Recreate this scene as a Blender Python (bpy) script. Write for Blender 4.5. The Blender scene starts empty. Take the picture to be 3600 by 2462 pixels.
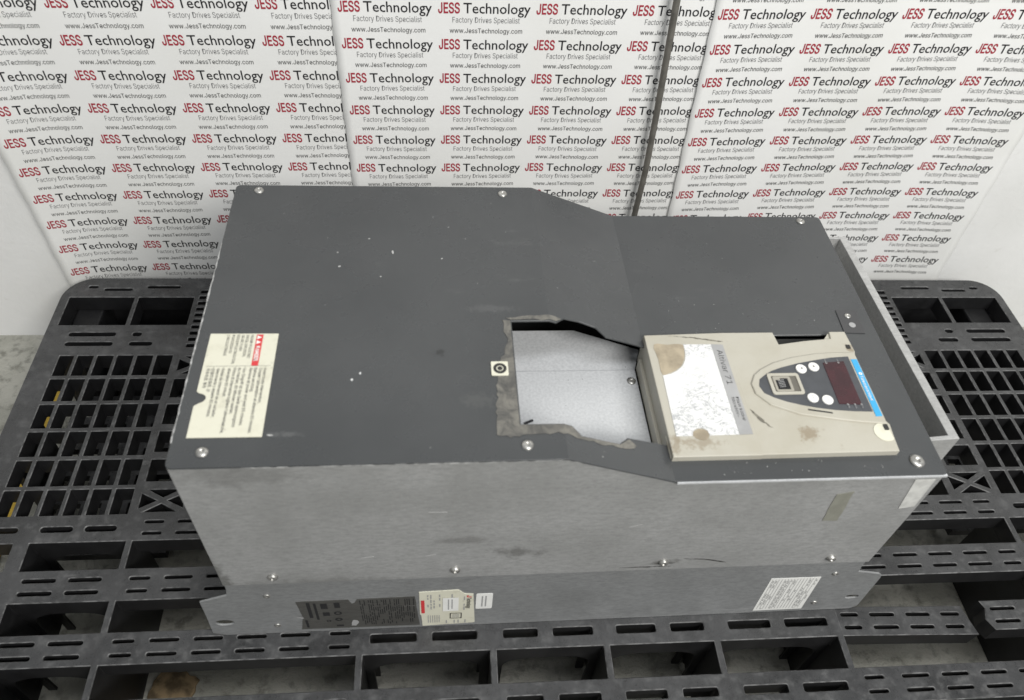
import bpy, bmesh, math, random
from mathutils import Matrix, Vector

random.seed(7)
sc = bpy.context.scene
COL = sc.collection

# ------------------------------------------------------------------ camera
cam = bpy.data.cameras.new('camera')
cam.sensor_fit = 'HORIZONTAL'; cam.sensor_width = 36.0; cam.lens = 27.793
cam.clip_start = 0.02; cam.clip_end = 100
cam_ob = bpy.data.objects.new('camera', cam); COL.objects.link(cam_ob)
RV = Vector((0.99547876, -0.06992505, 0.06428473))
UV = Vector((0.01029182, 0.75221365, 0.65883891))
FV = Vector((0.09442520, 0.65519853, -0.74953237))
m = Matrix((( RV.x, UV.x, -FV.x, 0.19292), (RV.y, UV.y, -FV.y, -0.32312), (RV.z, UV.z, -FV.z, 0.80666), (0, 0, 0, 1)))
cam_ob.matrix_world = m
sc.camera = cam_ob
cam.dof.use_dof = True; cam.dof.focus_distance = 0.93; cam.dof.aperture_fstop = 7.0

# ------------------------------------------------------------------ light
world = bpy.data.worlds.new('World'); sc.world = world; world.use_nodes = True
bg = world.node_tree.nodes['Background']
bg.inputs[0].default_value = (0.95, 0.98, 1.0, 1); bg.inputs[1].default_value = 0.36

def area(name, loc, target, sx, sy, energy, color):
    l = bpy.data.lights.new(name, 'AREA'); l.shape = 'RECTANGLE'; l.size = sx; l.size_y = sy
    l.energy = energy; l.color = color
    o = bpy.data.objects.new(name, l); COL.objects.link(o); o.location = loc
    o.rotation_euler = (Vector(target) - Vector(loc)).to_track_quat('-Z', 'Y').to_euler()
    return o
area('ceiling_lamp', (1.15, -1.55, 1.95), (0.4, 0.35, 0.1), 1.3, 0.5, 64, (1.0, 0.985, 0.95))
area('ceiling_lamp', (0.55, -0.35, 2.45), (0.45, -0.05, 0.0), 1.2, 0.35, 17, (0.97, 0.985, 1.0))

sc.view_settings.view_transform = 'Standard'
sc.view_settings.look = 'None'
sc.view_settings.exposure = 0.0
sc.view_settings.gamma = 1.0
sc.view_settings.use_curve_mapping = False
sc.render.engine = 'CYCLES'

# ------------------------------------------------------------------ helpers
def new_obj(name, me, mat=None, parent=None, loc=None):
    o = bpy.data.objects.new(name, me); COL.objects.link(o)
    if mat is not None and me is not None and not me.materials: me.materials.append(mat)
    if parent is not None:
        o.parent = parent
        if loc is None and parent.get('_root'):
            o.location = -Vector(parent['_root'])
    if loc is not None: o.location = loc
    return o

def thing(name, label, cat, loc, rotz=0.0, group=None, local=False):
    o = bpy.data.objects.new(name, None); COL.objects.link(o)
    o.empty_display_size = 0.05
    o.location = loc; o.rotation_euler = (0, 0, rotz)
    o['label'] = label; o['category'] = cat
    if group: o['group'] = group
    if not local: o['_root'] = list(loc)
    return o

def tag(o, label, cat, group=None):
    o['label'] = label; o['category'] = cat
    if group: o['group'] = group
    return o

def mesh_from(name, verts, faces, smooth=False):
    me = bpy.data.meshes.new(name); me.from_pydata(verts, [], faces); me.update()
    if smooth:
        for p in me.polygons: p.use_smooth = True
    return me

def bm_mesh(name, bm, smooth=False):
    me = bpy.data.meshes.new(name)
    bmesh.ops.recalc_face_normals(bm, faces=bm.faces)
    bm.to_mesh(me); bm.free()
    if smooth:
        for p in me.polygons: p.use_smooth = True
    return me

def add_box(bm, x0, x1, y0, y1, z0, z1):
    vs = [bm.verts.new(c) for c in ((x0,y0,z0),(x1,y0,z0),(x1,y1,z0),(x0,y1,z0),(x0,y0,z1),(x1,y0,z1),(x1,y1,z1),(x0,y1,z1))]
    for f in ((0,3,2,1),(4,5,6,7),(0,1,5,4),(1,2,6,5),(2,3,7,6),(3,0,4,7)): bm.faces.new([vs[i] for i in f])

def box_mesh(name, x0, x1, y0, y1, z0, z1, bev=0.0):
    bm = bmesh.new(); add_box(bm, x0, x1, y0, y1, z0, z1)
    if bev: bmesh.ops.bevel(bm, geom=bm.edges[:], offset=bev, segments=2, affect='EDGES', profile=0.5)
    return bm_mesh(name, bm)

def fill_mesh(name, loops, half=0.0, bevel=0.0, bres=1):
    """flat shape with holes in the XY plane, extruded +-half"""
    cu = bpy.data.curves.new('shape', 'CURVE'); cu.dimensions = '2D'; cu.fill_mode = 'BOTH'
    for lp in loops:
        s = cu.splines.new('POLY'); s.points.add(len(lp) - 1)
        for i, (x, y) in enumerate(lp): s.points[i].co = (x, y, 0, 1)
        s.use_cyclic_u = True
    cu.extrude = half; cu.bevel_depth = bevel; cu.bevel_resolution = bres
    ob = bpy.data.objects.new('shape', cu)
    me = bpy.data.meshes.new_from_object(ob)
    bpy.data.objects.remove(ob); bpy.data.curves.remove(cu)
    me.name = name
    bm = bmesh.new(); bm.from_mesh(me)
    bmesh.ops.remove_doubles(bm, verts=bm.verts, dist=1e-6)
    bmesh.ops.recalc_face_normals(bm, faces=bm.faces)
    bm.to_mesh(me); bm.free()
    me.materials.clear()
    for p in me.polygons: p.use_smooth = False
    return me

def plate_xy(name, loops, z0, z1, bevel=0.0, bres=1):
    h = (z1 - z0) / 2
    me = fill_mesh(name, loops, max(h - bevel, 0), bevel, bres)
    me.transform(Matrix.Translation((0, 0, (z0 + z1) / 2)))
    return me

def plate_xz(name, loops, y0, y1, bevel=0.0):
    """loops in (x,z), thickness along y"""
    me = fill_mesh(name, loops, max((y1 - y0) / 2 - bevel, 0), bevel)
    me.transform(Matrix.Translation((0, (y0 + y1) / 2, 0)) @ Matrix.Rotation(math.pi / 2, 4, 'X'))
    return me

def rrect(x0, x1, y0, y1, r, n=3):
    r = min(r, (x1 - x0) / 2 - 1e-5, (y1 - y0) / 2 - 1e-5)
    out = []
    for cx, cy, a0 in ((x1 - r, y1 - r, 0), (x0 + r, y1 - r, 90), (x0 + r, y0 + r, 180), (x1 - r, y0 + r, 270)):
        for i in range(n + 1):
            a = math.radians(a0 + 90 * i / n); out.append((cx + r * math.cos(a), cy + r * math.sin(a)))
    return out

def rect(x0, x1, y0, y1): return [(x0, y0), (x1, y0), (x1, y1), (x0, y1)]

def circle(cx, cy, r, n=24, ry=None):
    ry = ry or r
    return [(cx + r * math.cos(2 * math.pi * i / n), cy + ry * math.sin(2 * math.pi * i / n)) for i in range(n)]

def smooth_loop(pts, n=4):
    out = []; k = len(pts)
    for i in range(k):
        p0, p1, p2, p3 = [Vector(pts[(i + j - 1) % k]) for j in range(4)]
        for s in range(n):
            t = s / n
            q = 0.5 * ((2 * p1) + (p2 - p0) * t + (2 * p0 - 5 * p1 + 4 * p2 - p3) * t * t + (3 * p1 - p0 - 3 * p2 + p3) * t ** 3)
            out.append((q.x, q.y))
    return out

def ragged(pts, amp, step, seed):
    r = random.Random(seed); out = []
    for i in range(len(pts)):
        a = Vector(pts[i]); b = Vector(pts[(i + 1) % len(pts)]); n = max(1, int((b - a).length / step))
        nn = Vector((-(b - a).y, (b - a).x)).normalized()
        for j in range(n):
            q = a + (b - a) * (j / n) + nn * r.uniform(-amp, amp); out.append((q.x, q.y))
    return out

def tube_mesh(name, pts, r, seg=10):
    vs = []; fs = []; n = len(pts)
    for i, p in enumerate(pts):
        a = Vector(pts[max(i - 1, 0)]); b = Vector(pts[min(i + 1, n - 1)]); t = (b - a).normalized()
        u = t.cross(Vector((0, 1, 0.01))).normalized(); w = t.cross(u)
        for s in range(seg):
            g = 2 * math.pi * s / seg; vs.append(Vector(p) + u * (r * math.cos(g)) + w * (r * math.sin(g)))
    for i in range(n - 1):
        for s in range(seg):
            fs.append((i * seg + s, i * seg + (s + 1) % seg, (i + 1) * seg + (s + 1) % seg, (i + 1) * seg + s))
    return mesh_from(name, vs, fs, True)

# ---- lettering ---------------------------------------------------------
_tc = {}
try:                                  # the plain sans that ships with Blender; else the built-in one
    SANS = bpy.data.fonts.load(bpy.utils.system_resource('DATAFILES', path='fonts') + '/Inter.woff2')
except Exception:
    SANS = None
def text_geo(s, bold=0.0, res=2, sans=True):
    key = (s, bold, res, sans)
    if key in _tc: return _tc[key]
    cu = bpy.data.curves.new('t', 'FONT'); cu.body = s; cu.size = 1.0; cu.offset = bold; cu.resolution_u = res
    cu.fill_mode = 'FRONT'
    if sans and SANS is not None and all(ord(ch) < 0x2000 for ch in s): cu.font = SANS
    ob = bpy.data.objects.new('t', cu); me = bpy.data.meshes.new_from_object(ob)
    vs = [(v.co.x, v.co.y) for v in me.vertices]; fs = [tuple(p.vertices) for p in me.polygons]
    bpy.data.objects.remove(ob); bpy.data.curves.remove(cu); bpy.data.meshes.remove(me)
    _tc[key] = (vs, fs); return _tc[key]
CAPS = {}
for k_ in (True, False):
    _h = text_geo('H', 0.0, 2, k_)[0]; CAPS[k_] = max(v[1] for v in _h) - min(v[1] for v in _h)

class Print:
    """collects flat lettering and bars; to3d maps (a,b) of the sheet to the scene"""
    def __init__(self): self.v = []; self.f = []
    def text(self, s, a, b, width, cap, bold=0.0, res=2, ux=(1, 0), uy=(0, 1), sans=True):
        vs, fs = text_geo(s, bold, res, sans); CAP = CAPS[sans]
        if not vs: return
        x0 = min(v[0] for v in vs); x1 = max(v[0] for v in vs)
        kx = (width / (x1 - x0)) if width else cap / CAP; ky = cap / CAP
        n = len(self.v)
        for x, y in vs:
            X = (x - x0) * kx; Y = y * ky
            self.v.append((a + X * ux[0] + Y * uy[0], b + X * ux[1] + Y * uy[1]))
        self.f += [tuple(i + n for i in f) for f in fs]
    def poly(self, pts):
        n = len(self.v); self.v += pts; self.f.append(tuple(range(n, n + len(pts))))
    def bar(self, x0, x1, y0, y1): self.poly(rect(x0, x1, y0, y1))
    def ring(self, cx, cy, r0, r1, n=16):
        for i in range(n):
            a, b = 2 * math.pi * i / n, 2 * math.pi * (i + 1) / n
            self.poly([(cx + r0 * math.cos(a), cy + r0 * math.sin(a)), (cx + r1 * math.cos(a), cy + r1 * math.sin(a)),
                       (cx + r1 * math.cos(b), cy + r1 * math.sin(b)), (cx + r0 * math.cos(b), cy + r0 * math.sin(b))])
    def build(self, name, to3d, mat, parent):
        me = mesh_from(name, [to3d(a, b) for a, b in self.v], self.f)
        return new_obj(name, me, mat, parent)

# ------------------------------------------------------------------ materials
def srgb(r, g, b):
    f = lambda c: (c / 255 / 12.92) if c / 255 <= 0.04045 else ((c / 255 + 0.055) / 1.055) ** 2.4
    return (f(r), f(g), f(b), 1)

class NT:
    def __init__(self, name):
        self.m = bpy.data.materials.new(name); self.m.use_nodes = True
        self.t = self.m.node_tree; self.b = self.t.nodes['Principled BSDF']
        self.co = self.t.nodes.new('ShaderNodeTexCoord').outputs['Object']
    def link(self, a, b): self.t.links.new(a, b)
    def mapping(self, scale=(1, 1, 1), rot=(0, 0, 0)):
        n = self.t.nodes.new('ShaderNodeMapping'); n.inputs['Scale'].default_value = scale; n.inputs['Rotation'].default_value = rot
        self.link(self.co, n.inputs[0]); return n.outputs[0]
    def noise(self, scale, detail=4, rough=0.55, vec=None, dist=0.0):
        n = self.t.nodes.new('ShaderNodeTexNoise'); n.inputs['Scale'].default_value = scale
        n.inputs['Detail'].default_value = detail; n.inputs['Roughness'].default_value = rough; n.inputs['Distortion'].default_value = dist
        self.link(vec or self.co, n.inputs['Vector']); return n.outputs['Fac']
    def voronoi(self, scale, feature='F1', vec=None, rnd=1.0):
        n = self.t.nodes.new('ShaderNodeTexVoronoi'); n.feature = feature; n.inputs['Scale'].default_value = scale
        n.inputs['Randomness'].default_value = rnd
        self.link(vec or self.co, n.inputs['Vector']); return n
    def ramp(self, fac, p0, p1, c0=0.0, c1=1.0):
        n = self.t.nodes.new('ShaderNodeMapRange'); n.inputs['From Min'].default_value = p0; n.inputs['From Max'].default_value = p1
        n.inputs['To Min'].default_value = c0; n.inputs['To Max'].default_value = c1; n.interpolation_type = 'SMOOTHSTEP'
        self.link(fac, n.inputs['Value']); return n.outputs[0]
    def stain(self, base, centre, radii, col, amount, nscale=90):
        """a blotch of dirt with its own ragged shape"""
        mp = self.t.nodes.new('ShaderNodeMapping'); mp.vector_type = 'POINT'
        mp.inputs['Scale'].default_value = tuple(1 / r for r in radii); mp.inputs['Location'].default_value = tuple(-c / r for c, r in zip(centre, radii))
        self.link(self.co, mp.inputs[0])
        ln = self.t.nodes.new('ShaderNodeVectorMath'); ln.operation = 'LENGTH'; self.link(mp.outputs[0], ln.inputs[0])
        d = self.math('ADD', ln.outputs['Value'], self.math('MULTIPLY', self.math('SUBTRACT', self.noise(nscale, 6, 0.7), 0.5), 3.0))
        return self.mix(self.ramp(d, 1.0, 0.2, 0.0, amount), base, col)
    def math(self, op, a, b):
        n = self.t.nodes.new('ShaderNodeMath'); n.operation = op
        for i, s in enumerate((a, b)):
            if isinstance(s, (int, float)): n.inputs[i].default_value = s
            else: self.link(s, n.inputs[i])
        return n.outputs[0]
    def mix(self, fac, a, b):
        n = self.t.nodes.new('ShaderNodeMix'); n.data_type = 'RGBA'
        if isinstance(fac, (int, float)): n.inputs[0].default_value = fac
        else: self.link(fac, n.inputs[0])
        for s, i in ((a, 6), (b, 7)):
            if isinstance(s, tuple): n.inputs[i].default_value = s
            else: self.link(s, n.inputs[i])
        return n.outputs[2]
    def color(self, c):
        if isinstance(c, tuple): self.b.inputs['Base Color'].default_value = c
        else: self.link(c, self.b.inputs['Base Color'])
        return self
    def rough(self, r):
        if isinstance(r, (int, float)): self.b.inputs['Roughness'].default_value = r
        else: self.link(r, self.b.inputs['Roughness'])
        return self
    def metal(self, v):
        if isinstance(v, (int, float)): self.b.inputs['Metallic'].default_value = v
        else: self.link(v, self.b.inputs['Metallic'])
        return self
    def bump(self, h, strength=0.2, dist=0.001):
        n = self.t.nodes.new('ShaderNodeBump'); n.inputs['Strength'].default_value = strength; n.inputs['Distance'].default_value = dist
        self.link(h, n.inputs['Height']); self.link(n.outputs[0], self.b.inputs['Normal']); return self

def simple(name, c, rough=0.6, metal=0.0, var=0.0, vs=60):
    n = NT(name)
    if var:
        f = n.noise(vs, 5)
        d = tuple(x * (1 - var) for x in c[:3]) + (1,)
        n.color(n.mix(n.ramp(f, 0.35, 0.65), c, d))
    else: n.color(c)
    n.rough(rough).metal(metal)
    return n.m

# wall
n = NT('wall_paint')
f = n.noise(6, 5); g = n.noise(40, 4)
c = n.mix(n.ramp(f, 0.4, 0.7), (0.80, 0.80, 0.79, 1), (0.74, 0.74, 0.725, 1))
c = n.mix(n.ramp(g, 0.62, 0.75, 0, 0.35), c, (0.62, 0.61, 0.58, 1))
n.color(c).rough(0.75).bump(n.noise(120, 5), 0.25, 0.002); M_WALL = n.m
# floor
n = NT('concrete')
a = n.noise(9, 6); b = n.noise(55, 6, 0.65); d = n.noise(220, 4)
c = n.mix(n.ramp(a, 0.35, 0.65), (0.52, 0.51, 0.455, 1), (0.39, 0.385, 0.335, 1))
c = n.mix(n.ramp(b, 0.48, 0.66, 0, 0.7), c, (0.17, 0.168, 0.14, 1))
c = n.mix(n.ramp(d, 0.55, 0.75, 0, 0.5), c, (0.5, 0.5, 0.46, 1))
n.color(c).rough(0.85).bump(n.noise(110, 8, 0.75), 0.9, 0.006); M_FLOOR = n.m
# paper
n = NT('printed_paper')
c = n.mix(n.ramp(n.noise(5, 3), 0.4, 0.7), (0.83, 0.83, 0.815, 1), (0.79, 0.79, 0.765, 1))
c = n.mix(n.ramp(n.noise(25, 5, 0.7), 0.66, 0.8, 0, 0.5), c, (0.66, 0.65, 0.6, 1))
n.color(c).rough(0.55).bump(n.noise(18, 3), 0.15, 0.003); M_PAPER = n.m
M_RED = simple('red_ink', (0.36, 0.025, 0.045, 1), 0.5)
M_BLACK = simple('black_ink', (0.012, 0.012, 0.015, 1), 0.5)
M_GREYINK = simple('grey_ink', (0.15, 0.15, 0.155, 1), 0.55)
# cover paint
n = NT('charcoal_paint'); HT0 = 0.3146
f = n.noise(7, 4)
c = n.mix(n.ramp(f, 0.35, 0.65), (0.060, 0.063, 0.065, 1), (0.050, 0.053, 0.055, 1))
v = n.voronoi(55, vec=n.mapping((1.0, 0.75, 1.0), (0, 0, 0.6)))
sp = n.math('MULTIPLY', n.math('LESS_THAN', v.outputs['Distance'], 0.055), n.math('GREATER_THAN', n.noise(31, 2), 0.66))
c = n.mix(sp, c, (0.62, 0.63, 0.62, 1))
sm = n.ramp(n.noise(14, 6, 0.7, n.mapping((0.6, 2.2, 1))), 0.63, 0.78, 0, 0.18)
c = n.mix(sm, c, (0.3, 0.3, 0.29, 1))
c = n.stain(c, (0.225, 0.055, HT0), (0.020, 0.010, 0.1), (0.16, 0.16, 0.15, 1), 0.16, 200)
c = n.stain(c, (0.240, 0.155, HT0), (0.030, 0.006, 0.1), (0.16, 0.16, 0.16, 1), 0.22, 260)
c = n.stain(c, (0.195, 0.105, HT0), (0.006, 0.005, 0.1), (0.015, 0.015, 0.015, 1), 0.6, 200)
c = n.stain(c, (0.080, 0.026, HT0), (0.018, 0.003, 0.1), (0.2, 0.2, 0.2, 1), 0.25, 200)
n.color(c).rough(n.ramp(n.noise(16, 5, 0.65), 0.3, 0.7, 0.20, 0.40)).bump(n.noise(900, 2), 0.12, 0.0006); M_COVER = n.m
M_COVER_EDGE = simple('chipped_edge', (0.5, 0.5, 0.49, 1), 0.6, 0.2, 0.5, 200)
# galvanised sheet
def galv(name, base, dark, metal=0.3, rough=0.46):
    n = NT(name)
    a = n.noise(10, 5, 0.6); b = n.noise(260, 6, 0.8, n.mapping((0.4, 1, 1.1))); s = n.noise(600, 3, 0.6)
    c = n.mix(n.ramp(a, 0.35, 0.7), base, dark)
    c = n.mix(n.ramp(b, 0.36, 0.68, 0, 0.7), c, tuple(x * 0.6 for x in base[:3]) + (1,))
    c = n.mix(n.ramp(s, 0.6, 0.72, 0, 0.4), c, tuple(min(1, x * 1.4) for x in base[:3]) + (1,))
    st = n.ramp(n.noise(26, 4, 0.6, n.mapping((0.5, 1, 1))), 0.66, 0.8, 0, 0.5)
    c = n.mix(st, c, (0.14, 0.135, 0.12, 1))
    sc_ = n.noise(70, 2, 0.4, n.mapping((0.12, 1, 2.4), (0, 0.15, 0)), 0.6)
    c = n.mix(n.ramp(sc_, 0.71, 0.745, 0, 0.22), c, (0.6, 0.6, 0.6, 1))
    if name == 'galvanised_sheet':
        for cc, rr_, am in (((0.262, 0, 0.165), (0.030, 0.1, 0.012), 0.55), ((0.215, 0, 0.19), (0.03, 0.1, 0.008), 0.35), ((0.40, 0, 0.135), (0.020, 0.1, 0.006), 0.6), ((0.05, 0, 0.30), (0.06, 0.1, 0.02), 0.3),
                            ((0.0, 0, 0.14), (0.012, 0.1, 0.04), 0.6), ((0.10, 0, 0.12), (0.10, 0.1, 0.010), 0.3), ((0.0, 0, 0.02), (0.05, 0.1, 0.025), 0.5)):
            c = n.stain(c, cc, rr_, (0.10, 0.098, 0.088, 1), am, 60)
    n.color(c).metal(metal).rough(n.ramp(b, 0.3, 0.7, rough - 0.06, rough + 0.1)).bump(n.noise(400, 4), 0.1, 0.0006)
    return n.m
M_GALV2 = galv('galvanised_base', (0.335, 0.342, 0.345, 1), (0.275, 0.28, 0.28, 1), 0.33, 0.44)
M_GALV = galv('galvanised_sheet', (0.44, 0.442, 0.438, 1), (0.345, 0.347, 0.34, 1))
n = NT('bright_zinc_sheet')
c = n.mix(n.ramp(n.noise(420, 4, 0.7), 0.3, 0.7), (0.62, 0.63, 0.64, 1), (0.50, 0.51, 0.52, 1))
v = n.voronoi(120)
c = n.mix(n.math('MULTIPLY', n.math('LESS_THAN', v.outputs['Distance'], 0.07), n.math('GREATER_THAN', n.noise(60, 2), 0.6)), c, (0.12, 0.12, 0.12, 1))
n.color(c).metal(0.1).rough(0.5); M_TRAY = n.m
M_SCREW = simple('zinc_screw', (0.55, 0.54, 0.51, 1), 0.36, 0.8, 0.4, 300)
M_DARK = simple('dark_interior', (0.012, 0.012, 0.013, 1), 0.8)  # near-black puts interior shade into the colour; also inks the rating film
M_SLOT = simple('recess_shade', (0.03, 0.03, 0.028, 1), 0.8)  # dark colour painting the shade of holes and recesses
# pallet
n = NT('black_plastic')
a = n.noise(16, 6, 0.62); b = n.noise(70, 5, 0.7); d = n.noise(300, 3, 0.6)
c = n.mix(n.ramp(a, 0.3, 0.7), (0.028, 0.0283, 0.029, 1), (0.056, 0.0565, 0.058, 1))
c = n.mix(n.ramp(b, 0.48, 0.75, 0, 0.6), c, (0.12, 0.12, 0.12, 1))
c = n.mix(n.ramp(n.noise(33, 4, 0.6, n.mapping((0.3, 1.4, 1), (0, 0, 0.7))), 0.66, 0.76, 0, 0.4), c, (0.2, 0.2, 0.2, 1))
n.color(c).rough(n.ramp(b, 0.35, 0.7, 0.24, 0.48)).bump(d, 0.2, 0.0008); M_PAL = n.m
M_PAL_IN = simple('black_plastic_shade', (0.014, 0.014, 0.015, 1), 0.5, 0, 0.4, 40)  # undusted black plastic, darkened further to put inner shade into the colour
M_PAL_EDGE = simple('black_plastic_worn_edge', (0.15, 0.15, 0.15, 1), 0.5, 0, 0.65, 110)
M_YELLOW = simple('yellow_floor_paint', (0.72, 0.47, 0.04, 1), 0.6, 0, 0.2, 120)
# keypad plastics
MZ0 = 0.2849
n = NT('beige_plastic')
a = n.noise(14, 5, 0.6); b = n.noise(60, 5, 0.7)
c = n.mix(n.ramp(a, 0.4, 0.7), (0.455, 0.435, 0.37, 1), (0.41, 0.385, 0.315, 1))
c = n.mix(n.ramp(b, 0.63, 0.78, 0, 0.5), c, (0.3, 0.25, 0.18, 1))
DIRT = (0.24, 0.19, 0.125, 1)
c = n.stain(c, (0.5000, 0.0375, MZ0), (0.011, 0.010, 0.05), DIRT, 0.75, 160)
c = n.stain(c, (0.4050, 0.0300, MZ0), (0.022, 0.008, 0.05), DIRT, 0.6, 160)
c = n.stain(c, (0.5690, 0.1310, MZ0), (0.005, 0.006, 0.05), DIRT, 0.8, 200)
c = n.stain(c, (0.3850, 0.0300, MZ0), (0.008, 0.012, 0.05), DIRT, 0.6, 160)
n.color(c).rough(0.42).bump(n.noise(700, 2), 0.08, 0.0004); M_BEIGE = n.m
M_TAN = simple('tan_residue', (0.42, 0.355, 0.255, 1), 0.6, 0, 0.35, 60)
M_STRIP = simple('grey_strip', (0.42, 0.42, 0.42, 1), 0.35, 0.2, 0.15, 40)
n = NT('cracked_silver_film')
e = n.noise(60, 6, 0.68, n.mapping((1.0, 1.5, 1)), 1.2)
h = n.math('ABSOLUTE', n.math('SUBTRACT', e, 0.5), 0)
h2 = n.math('ADD', h, n.ramp(n.noise(22, 3, 0.6), 0.42, 0.62, 0.0, 0.014))
c = n.mix(n.ramp(h2, 0.005, 0.024), (0.34, 0.35, 0.36, 1), (0.72, 0.72, 0.71, 1))
n.color(c).rough(0.3).bump(h, 0.3, 0.0006); M_FILM = n.m
M_KEYPAD = simple('keypad_charcoal', (0.068, 0.072, 0.08, 1), 0.4, 0, 0.15, 80)
M_BTN = simple('button_white', (0.82, 0.81, 0.78, 1), 0.4)
n = NT('red_window'); n.color(n.mix(n.ramp(n.noise(60, 3), 0.35, 0.65), (0.030, 0.005, 0.009, 1), (0.045, 0.007, 0.012, 1))).rough(0.22); M_DISP = n.m
M_BLUE = simple('blue_strip', (0.045, 0.36, 0.66, 1), 0.4)
M_WHITE = simple('white_label', (0.82, 0.82, 0.79, 1), 0.5, 0, 0.06, 60)
n = NT('aged_label')
c = n.mix(n.ramp(n.noise(60, 5, 0.65), 0.5, 0.7, 0, 0.5), (0.68, 0.665, 0.545, 1), (0.54, 0.52, 0.405, 1))
c = n.mix(n.ramp(n.noise(170, 4, 0.7), 0.62, 0.72, 0, 0.5), c, (0.36, 0.34, 0.27, 1))
n.color(c).rough(0.42); M_AGED = n.m
M_SIGNRED = simple('danger_red', (0.62, 0.045, 0.05, 1), 0.45)
M_INK = simple('label_ink', (0.10, 0.10, 0.10, 1), 0.5)
M_FAINT = simple('label_ink_pale', (0.34, 0.34, 0.34, 1), 0.5)
M_RATING = galv('dark_rating_film', (0.115, 0.113, 0.105, 1), (0.09, 0.088, 0.08, 1), 0.25, 0.42)
n = NT('adhesive_residue')
a = n.noise(55, 6, 0.7, dist=0.8)
c = n.mix(n.ramp(a, 0.3, 0.7), (0.068, 0.067, 0.064, 1), (0.20, 0.19, 0.165, 1))
n.color(c).rough(0.7).bump(a, 0.5, 0.001); M_RESID = n.m
M_ROD = simple('dull_steel', (0.185, 0.175, 0.155, 1), 0.55, 0.35, 0.3, 60)
M_TAPE = simple('old_tape', (0.325, 0.323, 0.275, 1), 0.5, 0.3, 0.15, 80)
M_SCRAP = simple('wet_cardboard', (0.31, 0.225, 0.125, 1), 0.85, 0, 0.65, 70)

# ------------------------------------------------------------------ setting
FZ = -0.145
YW = 0.550
g = new_obj('floor', box_mesh('floor', -2.5, 3.2, -2.6, YW, FZ - 0.05, FZ), M_FLOOR); g['kind'] = 'structure'
w = new_obj('wall', box_mesh('wall', -2.5, 3.2, YW, YW + 0.1, FZ - 0.05, 1.15), M_WALL); w['kind'] = 'structure'
yl = new_obj('yellow_floor_line', plate_xy('yellow_floor_line', [ragged(rect(-0.385, -0.352, -0.6, 0.5), 0.0008, 0.02, 3)], FZ + 0.001, FZ + 0.003), M_YELLOW)
yl['kind'] = 'structure'

# ------------------------------------------------------------------ printed sheets
def sheet(label, ax, az, theta, cols, rows, x0, x1, zb, zt, base, bulge, seed):
    """ax, az: lower left corner of the J of logo (0,0); theta: small tilt on the wall"""
    r = random.Random(seed)
    ph = [r.uniform(0, 6.28) for _ in range(6)]
    ct, st = math.cos(theta), math.sin(theta)
    def off(x, z):
        d = base + bulge(x, z)
        d += 0.0005 * (1 + math.sin(x * 21 + ph[0] + 3 * math.sin(z * 5 + ph[1])) * math.cos(z * 13 + ph[2]))
        d += 0.0003 * (1 + math.sin(x * 55 - z * 38 + ph[3]))
        return d
    def to3d(lift):
        def f(a, b):
            x = ax + a * ct - b * st; z = az + a * st + b * ct
            return (x, YW - off(x, z) - lift, z)
        return f
    root = thing('printed_sheet', label, 'printed sheet', (ax + 0.5 * (x0 + x1), YW, az + zb), 0, 'printed sheets pasted on the wall')
    # paper, in its own tilted frame
    nx, nz = 48, 56; vs = []; fs = []
    P = to3d(0.0)
    for j in range(nz + 1):
        for i in range(nx + 1):
            a = x0 + (x1 - x0) * i / nx; b = zb + (zt - zb) * j / nz
            if i == 0: a += 0.0006 * math.sin(j * 1.7 + ph[4]) 
            if i == nx: a += 0.0006 * math.sin(j * 1.3 + ph[5])
            vs.append(P(a, b))
    for j in range(nz):
        for i in range(nx):
            k = j * (nx + 1) + i; fs.append((k, k + 1, k + nx + 2, k + nx + 1))
    me = mesh_from('paper', vs, fs, True)
    po = new_obj('paper', me, M_PAPER, root)
    md = po.modifiers.new('thickness', 'SOLIDIFY'); md.thickness = 0.0003; md.offset = -1
    T = to3d(0.0004)
    for j in rows:
        for i in cols:
            a = i * 0.1106; b = -j * 0.0428
            if a < x0 - 0.002 or a + 0.104 > x1 + 0.004 or b - 0.024 < zb or b + 0.013 > zt: continue
            p = Print(); ends = []
            p.text('JESS', a, b, 0.0243, 0.0117, 0.018, 2); ends.append(len(p.f))
            p.text('Technology', a + 0.0283, b, 0.0755, 0.0117, 0.006, 2, (1, 0), (0, 1), False); ends.append(len(p.f))
            p.text('Factory Drives Specialist', a + 0.0160, b - 0.0110, 0.0762, 0.0066, -0.004, 1); ends.append(len(p.f))
            p.text('www.JessTechnology.com', a + 0.0127, b - 0.0231, 0.083, 0.0056, 0.004, 1)
            lo = p.build('logo_print', T, None, root)
            for mt in (M_RED, M_BLACK, M_GREYINK, M_INK): lo.data.materials.append(mt)
            for pi, pg in enumerate(lo.data.polygons): pg.material_index = sum(pi >= e for e in ends)
    return root

q = lambda t: max(0.0, t) ** 2
sheet('leftmost printed white sheet, its left margin curling off the wall above the pallet corner',
      -0.2220, 0.3365, 0.024, range(-1, 4), range(-8, 9), -0.1185, 0.322, -0.42, 0.40, 0.0008,
      lambda x, z: 0.013 * q((-0.24 - x) / 0.10), 1)
sheet('middle printed white sheet behind the step of the grey cabinet',
      0.0875, 0.3850, 0.016, range(0, 4), range(-6, 9), -0.0075, 0.4445, -0.42, 0.34, 0.0024,
      lambda x, z: 0.0015 * q((0.12 - x) / 0.05), 2)
sheet('rightmost printed white sheet behind the cabinet end bracket',
      0.5185, 0.3900, 0.032, range(0, 4), range(-6, 10), -0.0055, 0.4500, -0.44, 0.34, 0.0040,
      lambda x, z: 0.0022 * q((0.60 - x) / 0.09) + 0.008 * q((x - 0.78) / 0.17), 3)

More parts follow.
